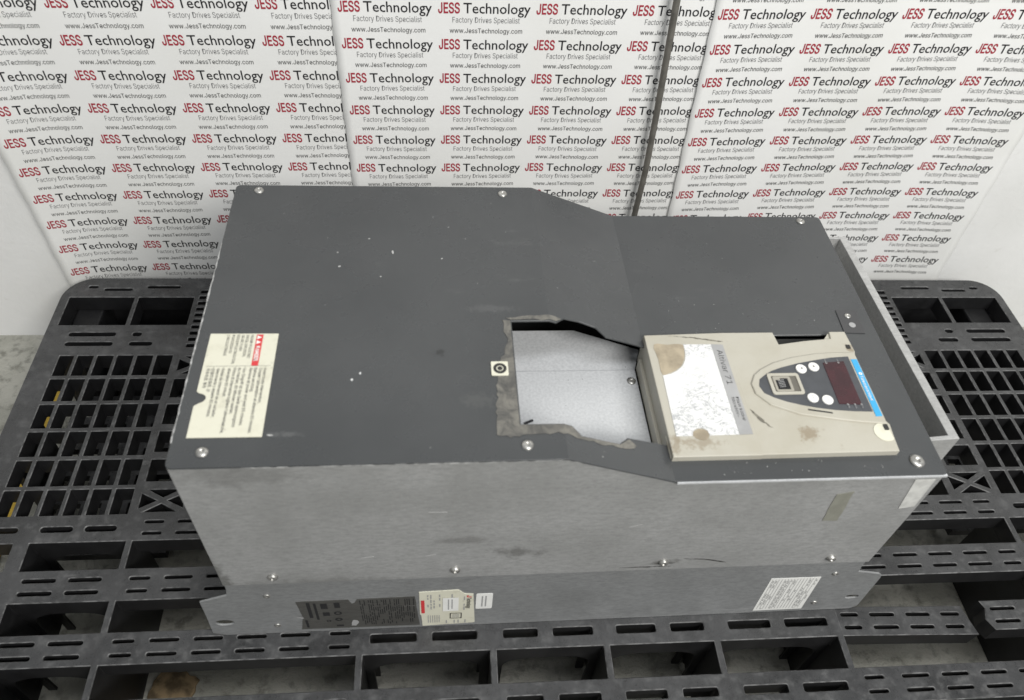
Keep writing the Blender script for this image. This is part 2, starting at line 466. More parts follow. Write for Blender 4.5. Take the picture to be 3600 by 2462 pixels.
# rod in front of the sheets
pts = [(0.4585, YW - 0.017, 0.75), (0.4625, YW - 0.017, 0.42), (0.4660, YW - 0.017, 0.34), (0.4690, YW - 0.017, 0.27),
       (0.4715, YW - 0.017, 0.19), (0.4700, YW - 0.017, 0.10), (0.468, YW - 0.017, -0.02), (0.467, YW - 0.017, FZ)]
tag(new_obj('steel_rod', tube_mesh('steel_rod', pts, 0.0042), M_ROD),
    'thin dull grey steel rod standing upright against the printed sheets', 'rod')

# ------------------------------------------------------------------ pallet
PX, PY = 0.3645, -0.008
pal = thing('plastic_pallet', 'black plastic pallet with slotted bands and square grid under the grey cabinet', 'pallet', (PX, PY, FZ), -0.006, local=True)
ZT = -FZ                         # deck level in the pallet's own frame
U = lambda x: x - PX
V = lambda v: v - PY
loops = [rrect(-0.6885, 0.6885, -0.5285, 0.5285, 0.040, 8)]
holes = []                       # for the left rear quarter, later mirrored
def H(x0, x1, v0, v1, r=0.001): holes.append(rrect(U(x0), U(x1), V(v0), V(v1), r, 3 if r > 0.0015 else 1))
def slot(x0, x1, v, h): H(x0, x1, v - h / 2, v + h / 2, h / 2)
for a, b, v in ((-0.294, -0.279, 0.5035), (-0.272, -0.232, 0.4985), (-0.215, -0.168, 0.5035), (-0.10, -0.05, 0.5035), (-0.03, 0.02, 0.5035), (0.06, 0.11, 0.5035), (0.15, 0.20, 0.5035), (0.25, 0.30, 0.5035)): slot(a, b, v, 0.0065)
for a, b in ((-0.3135, -0.2255), (-0.2215, -0.1455), (-0.095, -0.02), (-0.01, 0.11), (0.12, 0.24), (0.25, 0.36)): H(a, b, 0.430, 0.4840)
for i in range(10): H(-0.1405, -0.108, 0.3896 + i * 0.0112, 0.3972 + i * 0.0112)
for a, b in ((-0.295, -0.233), (-0.07, -0.02), (0.01, 0.06), (0.12, 0.17), (0.184, 0.232), (0.257, 0.295), (0.309, 0.353)):
    slot(a, b, 0.414, 0.0085); slot(a, b, 0.397, 0.0085)
slot(-0.214, -0.200, 0.414, 0.0085); slot(-0.2145, -0.183, 0.397, 0.0085)
rows = [(0.3425, 0.3775), (0.3020, 0.3385), (0.2610, 0.2980), (0.2205, 0.2570), (0.1800, 0.2165), (0.1420, 0.1765)]
colsx = [(-0.2950, -0.2755), (-0.2725, -0.2510), (-0.2480, -0.2262), (-0.2232, -0.2015), (-0.1985, -0.1768), (-0.1738, -0.1520)]
for r0, r1 in rows:
    for c0, c1 in colsx: H(c0, c1, r0, r1)
for r0, r1 in rows[1:5]:
    H(-0.1440, -0.100, r0 + 0.004, r1 - 0.001)
def tri(pts): holes.append([(U(x), V(v)) for x, v in pts])
for c, (r0, r1) in (((-0.119), rows[0]), ((-0.119), rows[5])):
    x0, x1, y0, y1 = -0.144, -0.094, r0 + 0.002, r1 - 0.002; cy = (y0 + y1) / 2; d = 0.0042
    tri([(x0, y0 + d), (c - d, cy), (x0, y1 - d)]); tri([(x1, y1 - d), (c + d, cy), (x1, y0 + d)])
    tri([(x0 + d, y1), (c, cy + d * 0.7), (x1 - d, y1)]); tri([(x0 + d, y0), (x1 - d, y0), (c, cy - d * 0.7)])
for r0, r1 in rows:                      # coarse grid below the cabinet
    for c0 in (-0.086, -0.032, 0.022, 0.076, 0.13, 0.19, 0.25, 0.306): H(c0, c0 + 0.048, r0, r1)
BIG = ((0.121, 0.170), (0.184, 0.232), (0.257, 0.295), (0.309, 0.353))
SM = ((-0.133, -0.110), (-0.0975, -0.0665), (-0.0545, -0.0240), (-0.0120, 0.0190), (0.0310, 0.0625), (0.0800, 0.1030))
OUT = ((-0.300, -0.262), (-0.241, -0.205), (-0.1945, -0.159))
def band(vc, first_single=False):
    for a, b in BIG: H(a, b, vc - 0.0052, vc + 0.0052, 0.0028)
    for a, b in SM: slot(a, b, vc + 0.0070, 0.0054); slot(a, b, vc - 0.0070, 0.0054)
    for a, b in OUT:
        if first_single: slot(a, b, vc, 0.0085)
        else: slot(a, b, vc + 0.0070, 0.0062); slot(a, b, vc - 0.0070, 0.0062)
band(0.1255, True); band(0.0590)
OPEN = ((-0.31, -0.262), (-0.247, -0.1455), (-0.1405, 0.1095), (0.1145, 0.2445), (0.2495, 0.362))
for v0, v1 in ((0.0765, 0.1105), (0.0075, 0.0425)):
    for a, b in OPEN: H(a, b, v0, v1)
quarter = list(holes); holes = []
band(-0.008)
centre = list(holes)
mir = lambda lp, sx, sy: [(x * sx, y * sy) for x, y in (lp if sx * sy > 0 else lp[::-1])]
def inside(lp, x0, x1, y0, y1):
    cx = sum(p[0] for p in lp) / len(lp); cy = sum(p[1] for p in lp) / len(lp)
    return x0 < cx < x1 and y0 < cy < y1
bx0, bx1 = U(0.6195), U(0.8695)
allh = []
for lp in quarter:
    for sx in (1, -1):
        for sy in (1, -1): allh.append(mir(lp, sx, sy))
for lp in centre:
    for sx in (1, -1): allh.append(mir(lp, sx, 1))
# the broken band on the right: its two openings run together
kept = [lp for lp in allh if not (inside(lp, bx0 - 0.002, bx1 + 0.002, V(-0.062), V(0.046)) and not inside(lp, U(0.788), bx1, V(-0.024), V(0.0075)))]
xb = U(0.789)
kept = [lp for lp in kept if not (inside(lp, xb - 0.01, bx1, V(-0.024), V(0.0075)) and min(p[0] for p in lp) < xb + 0.004)]
kept.append([(bx0, V(-0.0585)), (bx1, V(-0.0585)), (bx1, V(-0.0235)), (xb + 0.004, V(-0.0235)), (xb - 0.002, V(-0.012)), (xb + 0.003, V(0.0)), (xb, V(0.0075)),
             (bx1, V(0.0075)), (bx1, V(0.0425)), (bx0, V(0.0425))])
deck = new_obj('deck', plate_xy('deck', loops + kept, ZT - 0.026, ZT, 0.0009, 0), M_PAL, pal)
def dust_and_shade(me):  # dusty tops, scuffed edges; side faces take the shade-darkened colour
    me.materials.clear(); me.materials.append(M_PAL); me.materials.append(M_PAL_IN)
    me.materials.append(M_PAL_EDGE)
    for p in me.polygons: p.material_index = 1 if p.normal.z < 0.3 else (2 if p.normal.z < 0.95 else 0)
dust_and_shade(deck.data)
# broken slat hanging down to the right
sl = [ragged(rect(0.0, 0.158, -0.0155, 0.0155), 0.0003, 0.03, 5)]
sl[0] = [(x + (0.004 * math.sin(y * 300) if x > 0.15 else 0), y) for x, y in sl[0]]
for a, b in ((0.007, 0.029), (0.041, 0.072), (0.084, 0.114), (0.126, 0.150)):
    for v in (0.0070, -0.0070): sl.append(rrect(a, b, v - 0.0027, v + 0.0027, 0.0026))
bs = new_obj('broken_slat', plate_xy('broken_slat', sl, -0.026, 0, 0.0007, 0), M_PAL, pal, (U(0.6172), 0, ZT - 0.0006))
dust_and_shade(bs.data); bs.rotation_euler = (0, math.radians(4.0), 0); bs['label'] = 'snapped slotted slat sagging at its right end'

# deep ribs and arched walls under the middle of the deck
for x in (0.2525, 0.507):
    for s in (1, -1):
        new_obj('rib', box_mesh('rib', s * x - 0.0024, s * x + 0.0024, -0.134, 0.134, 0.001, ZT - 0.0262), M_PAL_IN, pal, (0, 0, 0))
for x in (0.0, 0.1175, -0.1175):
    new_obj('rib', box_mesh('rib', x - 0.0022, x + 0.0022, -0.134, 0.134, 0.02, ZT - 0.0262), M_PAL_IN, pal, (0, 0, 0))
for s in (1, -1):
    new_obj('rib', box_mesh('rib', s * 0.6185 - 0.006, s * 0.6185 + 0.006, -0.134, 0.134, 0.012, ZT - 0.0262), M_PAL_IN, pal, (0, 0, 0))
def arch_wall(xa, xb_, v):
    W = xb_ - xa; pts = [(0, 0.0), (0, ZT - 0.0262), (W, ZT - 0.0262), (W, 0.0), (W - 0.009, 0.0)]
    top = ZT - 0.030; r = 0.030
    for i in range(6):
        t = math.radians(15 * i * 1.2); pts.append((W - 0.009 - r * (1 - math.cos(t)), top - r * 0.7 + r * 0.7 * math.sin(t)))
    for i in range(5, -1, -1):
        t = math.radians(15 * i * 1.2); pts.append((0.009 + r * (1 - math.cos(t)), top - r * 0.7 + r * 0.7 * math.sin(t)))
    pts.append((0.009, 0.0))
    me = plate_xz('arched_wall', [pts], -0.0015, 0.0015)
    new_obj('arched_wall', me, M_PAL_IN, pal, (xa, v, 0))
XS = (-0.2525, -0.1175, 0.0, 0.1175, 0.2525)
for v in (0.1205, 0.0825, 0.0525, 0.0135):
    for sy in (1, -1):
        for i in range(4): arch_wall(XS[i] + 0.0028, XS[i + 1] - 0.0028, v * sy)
        for sx in (1, -1):
            a, b = sorted((sx * 0.512, sx * 0.610)); arch_wall(a, b, v * sy)
# outer feet and the lower grid under the side grids
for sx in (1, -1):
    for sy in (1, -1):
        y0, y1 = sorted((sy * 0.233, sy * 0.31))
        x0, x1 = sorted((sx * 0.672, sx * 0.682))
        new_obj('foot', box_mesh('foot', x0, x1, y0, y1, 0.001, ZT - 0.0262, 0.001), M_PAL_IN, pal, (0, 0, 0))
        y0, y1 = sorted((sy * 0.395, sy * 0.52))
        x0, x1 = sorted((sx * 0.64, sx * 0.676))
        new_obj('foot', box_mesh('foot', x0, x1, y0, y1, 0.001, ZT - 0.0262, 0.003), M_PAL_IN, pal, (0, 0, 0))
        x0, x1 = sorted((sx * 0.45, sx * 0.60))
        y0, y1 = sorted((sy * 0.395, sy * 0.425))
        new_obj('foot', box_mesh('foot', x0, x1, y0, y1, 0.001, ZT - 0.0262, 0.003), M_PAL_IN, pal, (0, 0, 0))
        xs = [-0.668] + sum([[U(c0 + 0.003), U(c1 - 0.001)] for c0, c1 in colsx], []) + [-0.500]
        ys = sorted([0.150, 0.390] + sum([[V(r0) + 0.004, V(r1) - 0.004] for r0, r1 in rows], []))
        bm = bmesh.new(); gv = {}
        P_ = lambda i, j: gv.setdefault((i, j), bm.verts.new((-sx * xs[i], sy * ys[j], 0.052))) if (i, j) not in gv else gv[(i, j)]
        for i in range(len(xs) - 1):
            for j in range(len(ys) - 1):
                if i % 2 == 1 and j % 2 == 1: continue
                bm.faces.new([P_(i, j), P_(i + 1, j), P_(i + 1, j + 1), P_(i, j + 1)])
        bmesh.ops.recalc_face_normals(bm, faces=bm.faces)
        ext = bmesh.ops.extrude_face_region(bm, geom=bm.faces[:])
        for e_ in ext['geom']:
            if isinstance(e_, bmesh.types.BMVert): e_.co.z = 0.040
        dust_and_shade(new_obj('lower_grid', bm_mesh('lower_grid', bm), None, pal, (0, 0, 0)).data)
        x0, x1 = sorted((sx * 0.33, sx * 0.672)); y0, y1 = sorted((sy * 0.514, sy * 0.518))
        new_obj('added_closing_plate', box_mesh('added_closing_plate', x0, x1, y0, y1, 0.012, ZT - 0.0262), M_PAL_IN, pal, (0, 0, 0))  # added plate, blacks out the lit floor behind the rear openings
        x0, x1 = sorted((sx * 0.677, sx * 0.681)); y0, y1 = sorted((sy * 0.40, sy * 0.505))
        new_obj('added_closing_plate', box_mesh('added_closing_plate', x0, x1, y0, y1, 0.012, ZT - 0.0262), M_PAL_IN, pal, (0, 0, 0))  # side piece added to close the last bright sliver of floor
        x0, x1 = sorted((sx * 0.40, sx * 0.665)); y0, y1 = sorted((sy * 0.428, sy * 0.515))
        new_obj('added_dark_plate', box_mesh('added_dark_plate', x0, x1, y0, y1, 0.030, 0.036), M_PAL_IN, pal, (0, 0, 0))  # added black plate that makes the rear openings read dark

# scrap on the floor seen through the front opening
sp_ = ragged(smooth_loop([(-0.125, 0.020), (-0.098, 0.018), (-0.084, 0.010), (-0.088, -0.008), (-0.108, -0.018), (-0.135, -0.012)], 3), 0.002, 0.006, 9)
tag(new_obj('cardboard_scrap', plate_xy('cardboard_scrap', [sp_], FZ + 0.0005, FZ + 0.0045, 0.001), M_SCRAP),
    'torn damp brown cardboard scrap lying on the concrete under the pallet', 'scrap')

# ------------------------------------------------------------------ inverter cabinet
L, WD, HT, H2, X1, X2, HS = 0.6070, 0.3258, 0.3146, 0.2787, 0.2898, 0.3793, 0.1199
drv = thing('inverter_drive', 'grey industrial inverter drive lying on its back across the black pallet', 'inverter', (0.3, 0.16, 0.0))
def topz(x):
    if x <= X1: return HT
    if x >= X2: return H2
    return HT + (H2 - HT) * (x - X1) / (X2 - X1)
def folded(me, dz=0.0):
    """lay a flat XY mesh onto the stepped cover"""
    bm = bmesh.new(); bm.from_mesh(me)
    for X in (X1, X2):
        bmesh.ops.bisect_plane(bm, geom=bm.verts[:] + bm.edges[:] + bm.faces[:], plane_co=(X, 0, 0), plane_no=(1, 0, 0))
    for v in bm.verts: v.co.z += topz(v.co.x) + dz
    bm.to_mesh(me); bm.free(); return me

hole = [(0.2564, 0.1403), (0.2955, 0.1407), (0.3038, 0.1487), (0.3185, 0.1501), (0.3336, 0.1485), (0.3422, 0.1400), (0.3777, 0.1408),
        (0.3840, 0.1412), (0.3842, 0.1535), (0.5660, 0.1535), (0.5660, 0.0235), (0.3842, 0.0235), (0.3840, 0.0328), (0.3791, 0.0330), (0.3438, 0.0311),
        (0.3354, 0.0233), (0.3038, 0.0229), (0.2964, 0.0307), (0.2892, 0.0309), (0.2562, 0.0311)]
outer = rrect(-0.0008, L + 0.0005, -0.0012, WD, 0.004, 3)
outer = [p for p in outer]
cm = folded(plate_xy('front_cover', [outer, hole], -0.0020, 0.0, 0.0003, 0))
cover = new_obj('front_cover', cm, M_COVER, drv)

# casing sheets
prof = [(0, HS), (L, HS), (L, H2 - 0.0024), (X2, H2 - 0.0024), (X1, HT - 0.0024), (0, HT - 0.0024)]
side = new_obj('side_panel', plate_xz('side_panel', [prof], 0.0003, 0.0018, 0.0002), M_GALV, drv)
back = new_obj('side_panel', plate_xz('side_panel', [[(0, 0.002), (L, 0.002), (L, H2 - 0.0024), (X2, H2 - 0.0024), (X1, HT - 0.0024), (0, HT - 0.0024)]], WD - 0.002, WD - 0.0004), M_GALV, drv)
new_obj('end_panel', box_mesh('end_panel', 0.0003, 0.002, 0.0060, WD - 0.0022, 0.002, HT - 0.0026), M_GALV, drv)
new_obj('end_panel', box_mesh('end_panel', L - 0.002, L - 0.0003, 0.0060, WD - 0.0022, 0.002, H2 - 0.0026), M_GALV, drv)
low = [(-0.0215, 0.0008), (-0.0330, 0.0070), (-0.0308, 0.049), (-0.0300, 0.0790), (-0.0285, 0.0800), (-0.0030, 0.0915), (-0.0010, 0.1040), (0.0000, 0.1300), (L, 0.1300), (0.6080, 0.1040),
       (0.6094, 0.0912), (0.6345, 0.0840), (0.6385, 0.0800), (0.6395, 0.0747), (0.6425, 0.0080), (0.6360, 0.0008)]
basep = new_obj('base_panel', plate_xz('base_panel', [low, circle(-0.0170, 0.0310, 0.0095, 20, 0.0065), rrect(0.6195, 0.6345, 0.0270, 0.0355, 0.004)], 0.0034, 0.0054, 0.0003), M_GALV2, drv)
new_obj('base_tray', box_mesh('base_tray', 0.0025, L - 0.0025, 0.0058, WD - 0.0026, 0.0008, 0.0030), M_DARK, drv)
# interior: bright tray under the torn opening, black backing added for the shade inside
tray = new_obj('inner_plate', plate_xy('inner_plate', [[(0.222, 0.006), (0.3762, 0.006), (0.3757, 0.1370), (0.222, 0.1370)]], 0.2485, 0.2500, 0.0003), M_TRAY, drv)
new_obj('inner_plate', plate_xy('inner_plate', [[(0.222, 0.1362), (0.3754, 0.1362), (0.3845, 0.1635), (0.3246, 0.1893), (0.222, 0.1893)]], 0.2465, 0.2482, 0.0003), M_TRAY, drv)
new_obj('shade_backing', box_mesh('shade_backing', 0.10, 0.59, 0.004, WD - 0.004, 0.195, 0.198), M_DARK, drv)  # black sheet added so the opening reads as deep shade
tie = box_mesh('cable_tie', 0.0, 0.0085, -0.0008, 0.0008, 0, 0.0015)
to = new_obj('cable_tie', tie, M_BLACK, drv); to.location = Vector((0.2678, 0.0776, 0.2502)) - Vector((0.3, 0.16, 0)); to.rotation_euler = (0, 0, 0.42)

# screws -----------------------------------------------------------------
def screw_mesh(name, r, h, kind):
    bm = bmesh.new(); seg = 20; rings = [(r, 0.0), (r, h * 0.35), (r * 0.86, h * 0.75), (r * 0.6, h * 0.97), (r * 0.42, h)]
    prev = None
    for rr, z in rings:
        cur = [bm.verts.new((rr * math.cos(2 * math.pi * i / seg), rr * math.sin(2 * math.pi * i / seg), z)) for i in range(seg)]
        if prev:
            for i in range(seg): bm.faces.new((prev[i], prev[(i + 1) % seg], cur[(i + 1) % seg], cur[i]))
        prev = cur
    inn = [bm.verts.new((r * 0.36 * math.cos(2 * math.pi * i / seg) * (1.0 if i % 4 else 0.75), r * 0.36 * math.sin(2 * math.pi * i / seg) * (1.0 if i % 4 else 0.75), h * 0.35)) for i in range(seg)]
    for i in range(seg): bm.faces.new((prev[i], prev[(i + 1) % seg], inn[(i + 1) % seg], inn[i]))
    bm.faces.new(inn)
    me = bm_mesh(name, bm); me.materials.append(M_SCREW)
    for p in me.polygons: p.use_smooth = abs(p.normal.z) < 0.98
    return me
SC = screw_mesh('screw', 0.0046, 0.0020, 0)
SF = screw_mesh('screw', 0.0042, 0.0014, 0)
RIV = screw_mesh('rivet', 0.0034, 0.0014, 0)
WASH = plate_xy('washer', [circle(0, 0, 0.0066, 20), circle(0, 0, 0.004, 16)], 0, 0.0006, 0.0001); WASH.materials.append(M_SCREW)
for x, y, big in ((0.0216, 0.3170, 0), (0.2599, 0.3147, 0), (0.0228, 0.0115, 0), (0.2600, 0.0115, 0), (0.5845, 0.3180, 0), (0.5861, 0.0118, 1)):
    s = new_obj('screw', SC, None, cover, (x, y, topz(x))); s.rotation_euler = (0.05, 0.03, random.uniform(0, 3))
    if big: s.scale = (1.35, 1.35, 1.3)
for x, z in ((0.0459, 0.1348), (0.2074, 0.1362), (0.4003, 0.1357), (0.5644, 0.1321)):
    s = new_obj('screw', SC, None, side, (x, 0.0003, z)); s.rotation_euler = (math.pi / 2, random.uniform(0, 3), 0); s.scale = (1, 1, 1.7)
for x, z in ((0.0325, 0.0881), (0.0320, 0.0199), (0.5862, 0.0893), (0.5893, 0.0205)):
    s = new_obj('rivet', RIV, None, basep, (x, 0.0034, z)); s.rotation_euler = (math.pi / 2, random.uniform(0, 3), 0)
s = new_obj('screw', SF, None, tray, (0.3705, 0.1240, 0.2500))

# cover details ------------------------------------------------------------
res_out = [(0.2494, 0.1410), (0.2497, 0.1246), (0.2523, 0.1179), (0.2482, 0.1016), (0.2416, 0.0922), (0.2408, 0.0783), (0.2403, 0.0603), (0.2383, 0.0459), (0.2376, 0.0223),
           (0.2474, 0.0193), (0.2643, 0.0209), (0.2848, 0.0225), (0.2990, 0.0200), (0.3160, 0.0195), (0.3358, 0.0196), (0.3444, 0.0202), (0.3505, 0.0252), (0.3450, 0.0302),
           (0.3360, 0.0228), (0.3036, 0.0222), (0.2962, 0.0300), (0.2890, 0.0302), (0.2555, 0.0304), (0.2557, 0.1405)]
ra = ragged(res_out[:18], 0.0011, 0.003, 21)
ra = ragged(res_out[:17] + [res_out[17]], 0.0011, 0.003, 21)
ra = ra[:max(i for i, p in enumerate(ra) if p[0] > 0.34) - 0]
ra = [p for i, p in enumerate(ra) if not (p[0] > 0.2555 and p[1] > 0.0312)] + res_out[17:]
me = folded(plate_xy('adhesive_residue', [ra], 0.0, 0.00025), 0.0002)
new_obj('adhesive_residue', me, M_RESID, cover)
ra2 = ragged([(0.2560, 0.1412), (0.2955, 0.1414), (0.3010, 0.1462), (0.2900, 0.1470), (0.2650, 0.1452), (0.2520, 0.1440)], 0.0008, 0.004, 5)
new_obj('adhesive_residue', folded(plate_xy('adhesive_residue', [ra2], 0, 0.0002), 0.0002), M_RESID, cover)
# white insert
ins = plate_xy('clip_insert', [rrect(0.2367, 0.2500, 0.0793, 0.0933, 0.0006)], HT + 0.0003, HT + 0.0016, 0.0003)
io = new_obj('clip_insert', ins, M_AGED, drv)
for r0, r1, mt, nm in ((0.0030, 0.0054, M_SLOT, 'ring'), (0.0, 0.0021, M_SLOT, 'bore')):
    lp = [circle(0.2435, 0.0860, r1, 20)] + ([circle(0.2435, 0.0860, r0, 20)] if r0 else [])
    new_obj(nm, plate_xy(nm, lp, HT + 0.0015, HT + 0.0019), mt, io)
# dark tab with two fixings by the right edge
tb = new_obj('dark_tab', plate_xy('dark_tab', [[(0.5768, 0.1843), (0.5968, 0.1835), (0.5952, 0.1543), (0.5753, 0.1554)]], H2 + 0.0002, H2 + 0.0010, 0.0002), simple('tab_grey', (0.058, 0.058, 0.06, 1), 0.5), drv)
s = new_obj('screw', SF, None, tb, (0.5858, 0.1764, H2 + 0.001)); s.scale = (0.75, 0.75, 0.9)
new_obj('plug', plate_xy('plug', [circle(0.5860, 0.1645, 0.0030, 14)], H2 + 0.0009, H2 + 0.0016, 0.0003), M_FAINT, tb)
# paint chips; the one beside the danger label paints in a white glint
cr = random.Random(4)
chips = [(0.1534, 0.2278, 0.0040, 0.0012, 1.7), (0.1312, 0.2461, 0.0012, 0.0012, 0), (0.1983, 0.2189, 0.0015, 0.0010, 1), (0.1437, 0.1953, 0.0014, 0.0011, 0),
         (0.1065, 0.2085, 0.0022, 0.0012, 0.5), (0.1035, 0.2270, 0.0014, 0.0010, 1.0), (0.2050, 0.2630, 0.0010, 0.0008, 0.3), (0.0690, 0.0254, 0.0034, 0.0011, -0.1)]
for i in range(24):
    x = cr.uniform(0.40, 0.58); y = cr.choice([cr.uniform(0.003, 0.016), cr.uniform(0.16, 0.20)]); chips.append((x, y, cr.uniform(0.0004, 0.0012), cr.uniform(0.0003, 0.0005), cr.uniform(0, 3)))
for i in range(26): chips.append((cr.uniform(0.01, 0.6), cr.uniform(0.004, 0.32), cr.uniform(0.0004, 0.0009), cr.uniform(0.0003, 0.0006), cr.uniform(0, 3)))
cv, cf = [], []
for x, y, a, b, t in chips:
    if 0.25 < x < 0.575 and 0.02 < y < 0.155: continue
    k = len(cv); a *= 0.72; b *= 0.72
    for i in range(7):
        g_ = 2 * math.pi * i / 7; rr = cr.uniform(0.75, 1.2); px_, py_ = a * rr * math.cos(g_), b * rr * math.sin(g_)
        X_ = x + px_ * math.cos(t) - py_ * math.sin(t); cv.append((X_, y + px_ * math.sin(t) + py_ * math.cos(t), topz(X_) + 0.0003))
    cf.append(tuple(range(k, k + 7)))
new_obj('chips_and_glint', mesh_from('chips_and_glint', cv, cf), simple('bare_chip_glint', (0.42, 0.42, 0.41, 1), 0.5), cover)['kind'] = 'stuff'
# bare chipped rims of the cover
rim = ragged([(-0.0013, 0.02), (-0.0013, 0.24), (-0.0004, 0.24), (-0.0002, 0.02)], 0.0004, 0.004, 13)
new_obj('bare_edge', folded(plate_xy('bare_edge', [rim], -0.0016, 0.0002)), M_COVER_EDGE, cover)
rim = ragged([(0.381, -0.0024), (L, -0.0024), (L, -0.0004), (0.381, -0.0004)], 0.00025, 0.01, 14)
new_obj('bare_edge', folded(plate_xy('bare_edge', [rim], -0.0028, -0.0006)), M_TRAY, cover)
rim = ragged([(0.05, -0.0016), (0.30, -0.0016), (0.30, -0.0009), (0.05, -0.0009)], 0.0003, 0.006, 15)
new_obj('bare_edge', folded(plate_xy('bare_edge', [rim], -0.0026, -0.0012)), M_COVER_EDGE, cover)

# danger label -------------------------------------------------------------
dl = [(0.0092, 0.1271), (0.0092, 0.0676), (0.0105, 0.0662), (0.0140, 0.0650), (0.0166, 0.0630), (0.0172, 0.0598), (0.0155, 0.0572), (0.0120, 0.0552), (0.0094, 0.0532), (0.0096, 0.0243), (0.0634, 0.0240), (0.0632, 0.1267)]
dlab = new_obj('danger_label', plate_xy('danger_label', [dl], HT + 0.0002, HT + 0.0010, 0.0002), M_AGED, drv)
dlab['label'] = 'aged cream warning label with red DANGER header'
ZL = HT + 0.0012
to = lambda dz: (lambda a, b: (a, b, ZL + dz))
pr = Print(); pr.bar(0.0462, 0.0515, 0.0923, 0.1257); pr.build('red_header', to(0), M_SIGNRED, dlab)
UX, UY = (0, -1), (1, 0)
pr = Print(); pr.text('DANGER', 0.0473, 0.1130, 0.0160, 0.0031, 0.03, 2, UX, UY)
for y in (0.1245, 0.1192): pr.poly([(0.0470, y), (0.0470, y - 0.0042), (0.0507, y - 0.0021)])
pr.build('white_lettering', to(0.0002), M_WHITE, dlab)
pr = Print()
pr.bar(0.0113, 0.0616, 0.0919, 0.09215)
cap = 0.0021
for s, x, wd in (('HAZARD OF ELECTRIC', 0.0418, 0.0250), ('SHOCK, EXPLOSION,', 0.0381, 0.0235), ('OR ARC FLASH', 0.0344, 0.0172), ("RISQUE D'ELECTROCUTION,", 0.0307, 0.0310), ("D'EXPLOSION OU", 0.0268, 0.0195), ("L'ARC ELECTRIQUE", 0.0229, 0.0222)):
    pr.text(s, x, 0.1252, wd, cap, 0.006, 1, UX, UY)
cap = 0.0023
for s, x, wd in (('Avant toute intervention,', 0.0566, 0.0350), ("Couper l'alimentation et attendre 15 minutes.", 0.0531, 0.0630), ('Before servicing', 0.0491, 0.0235), ('Remove all power and wait 15 minutes.', 0.0456, 0.0560),
                 ('Vor Eingriff ist das Ger\u00e4t spannungslos', 0.0406, 0.0570), ('zu machen, 15 Minuten warten.', 0.0369, 0.0450), ("Prima di intervenire togliere l'alimentazione,", 0.0331, 0.0625), ('attendere 15 minuti.', 0.0291, 0.0285),
                 ('Antes de intervenir en el variador,', 0.0243, 0.0480), ('desconecte y espere 15 minutos.', 0.0206, 0.0475), ('\u5728\u64cd\u4f5c\u8bbe\u5907\u524d, \u5fc5', 0.0165, 0.0235), ('\u6240\u6709\u7535\u6e90, \u7b49\u5f85', 0.0127, 0.0195)):
    pr.text(s, x, 0.0898, wd, cap if ord(s[0]) < 0x2000 else 0.0016, 0.006 if ord(s[0]) < 0x2000 else 0.0, 1, UX, UY)
for x in (0.0577, 0.0502, 0.0417, 0.0342, 0.0254, 0.0176): pr.bar(x, x + 0.0004, 0.0905, 0.0912)
pr.build('lettering', to(0.0002), M_INK, dlab)

# keypad module --------------------------------------------------------------
MZ = 0.2849
kp = new_obj('keypad_housing', plate_xy('keypad_housing', [[(0.3810, 0.0184), (0.4538, 0.0184), (0.4538, 0.1508), (0.3810, 0.1484)]], 0.2500, MZ, 0.0008, 2), M_BEIGE, drv)
rhs = [(0.4544, 0.0186), (0.5706, 0.0192), (0.5716, 0.0330), (0.5728, 0.0455), (0.5700, 0.0500), (0.5696, 0.1190), (0.5722, 0.1275), (0.5710, 0.1510), (0.5572, 0.1510), (0.5560, 0.1425), (0.5300, 0.1400), (0.5030, 0.1358), (0.5013, 0.1508), (0.4544, 0.1508)]
new_obj('keypad_front', plate_xy('keypad_front', [rhs], 0.2600, MZ, 0.0007, 2), M_BEIGE, kp)
new_obj('housing_recess', box_mesh('housing_recess', 0.4960, 0.5640, 0.1300, 0.1530, 0.262, 0.2735), M_SLOT, kp)
new_obj('housing_recess', plate_xy('housing_recess', [[(0.5500, 0.1440), (0.5605, 0.1440), (0.5560, 0.1512)]], 0.2760, 0.2830), M_BEIGE, kp)
# side steps on the exposed left wall of the housing
new_obj('housing_step', box_mesh('housing_step', 0.3772, 0.3812, 0.0260, 0.1390, 0.2500, 0.2640, 0.0006), M_BEIGE, kp)
new_obj('housing_step', box_mesh('housing_step', 0.3795, 0.3815, 0.0195, 0.0420, 0.2640, 0.2800, 0.0006), M_BEIGE, kp)
lift = lambda h: (lambda a, b: (a, b, MZ + h))
film = [(0.4140, 0.1372), (0.4396, 0.1370), (0.4400, 0.0376), (0.4150, 0.0374), (0.4140, 0.0425), (0.4100, 0.0450), (0.4050, 0.0445), (0.4015, 0.0415), (0.4005, 0.0373), (0.3867, 0.0372), (0.3882, 0.1015), (0.3960, 0.1033), (0.4019, 0.1066), (0.4080, 0.1120), (0.4119, 0.1189), (0.4138, 0.1270)]
new_obj('sticker', plate_xy('sticker', [film], MZ + 0.0002, MZ + 0.0005), M_FILM, kp)
tan = ragged(smooth_loop([(0.3872, 0.1372), (0.4000, 0.1374), (0.4132, 0.1370), (0.4130, 0.1275), (0.4110, 0.1195), (0.4070, 0.1128), (0.4010, 0.1073), (0.3945, 0.1040), (0.3882, 0.1025), (0.3876, 0.1200)], 3), 0.0003, 0.003, 2)
new_obj('glue_patch', plate_xy('glue_patch', [tan], MZ + 0.0001, MZ + 0.0003), M_TAN, kp)
tan = ragged(smooth_loop([(0.4010, 0.0372), (0.4020, 0.0412), (0.4055, 0.0438), (0.4098, 0.0440), (0.4134, 0.0420), (0.4145, 0.0370), (0.4080, 0.0330)], 3), 0.0005, 0.002, 3)
new_obj('glue_patch', plate_xy('glue_patch', [tan], MZ + 0.0001, MZ + 0.0003), M_TAN, kp)
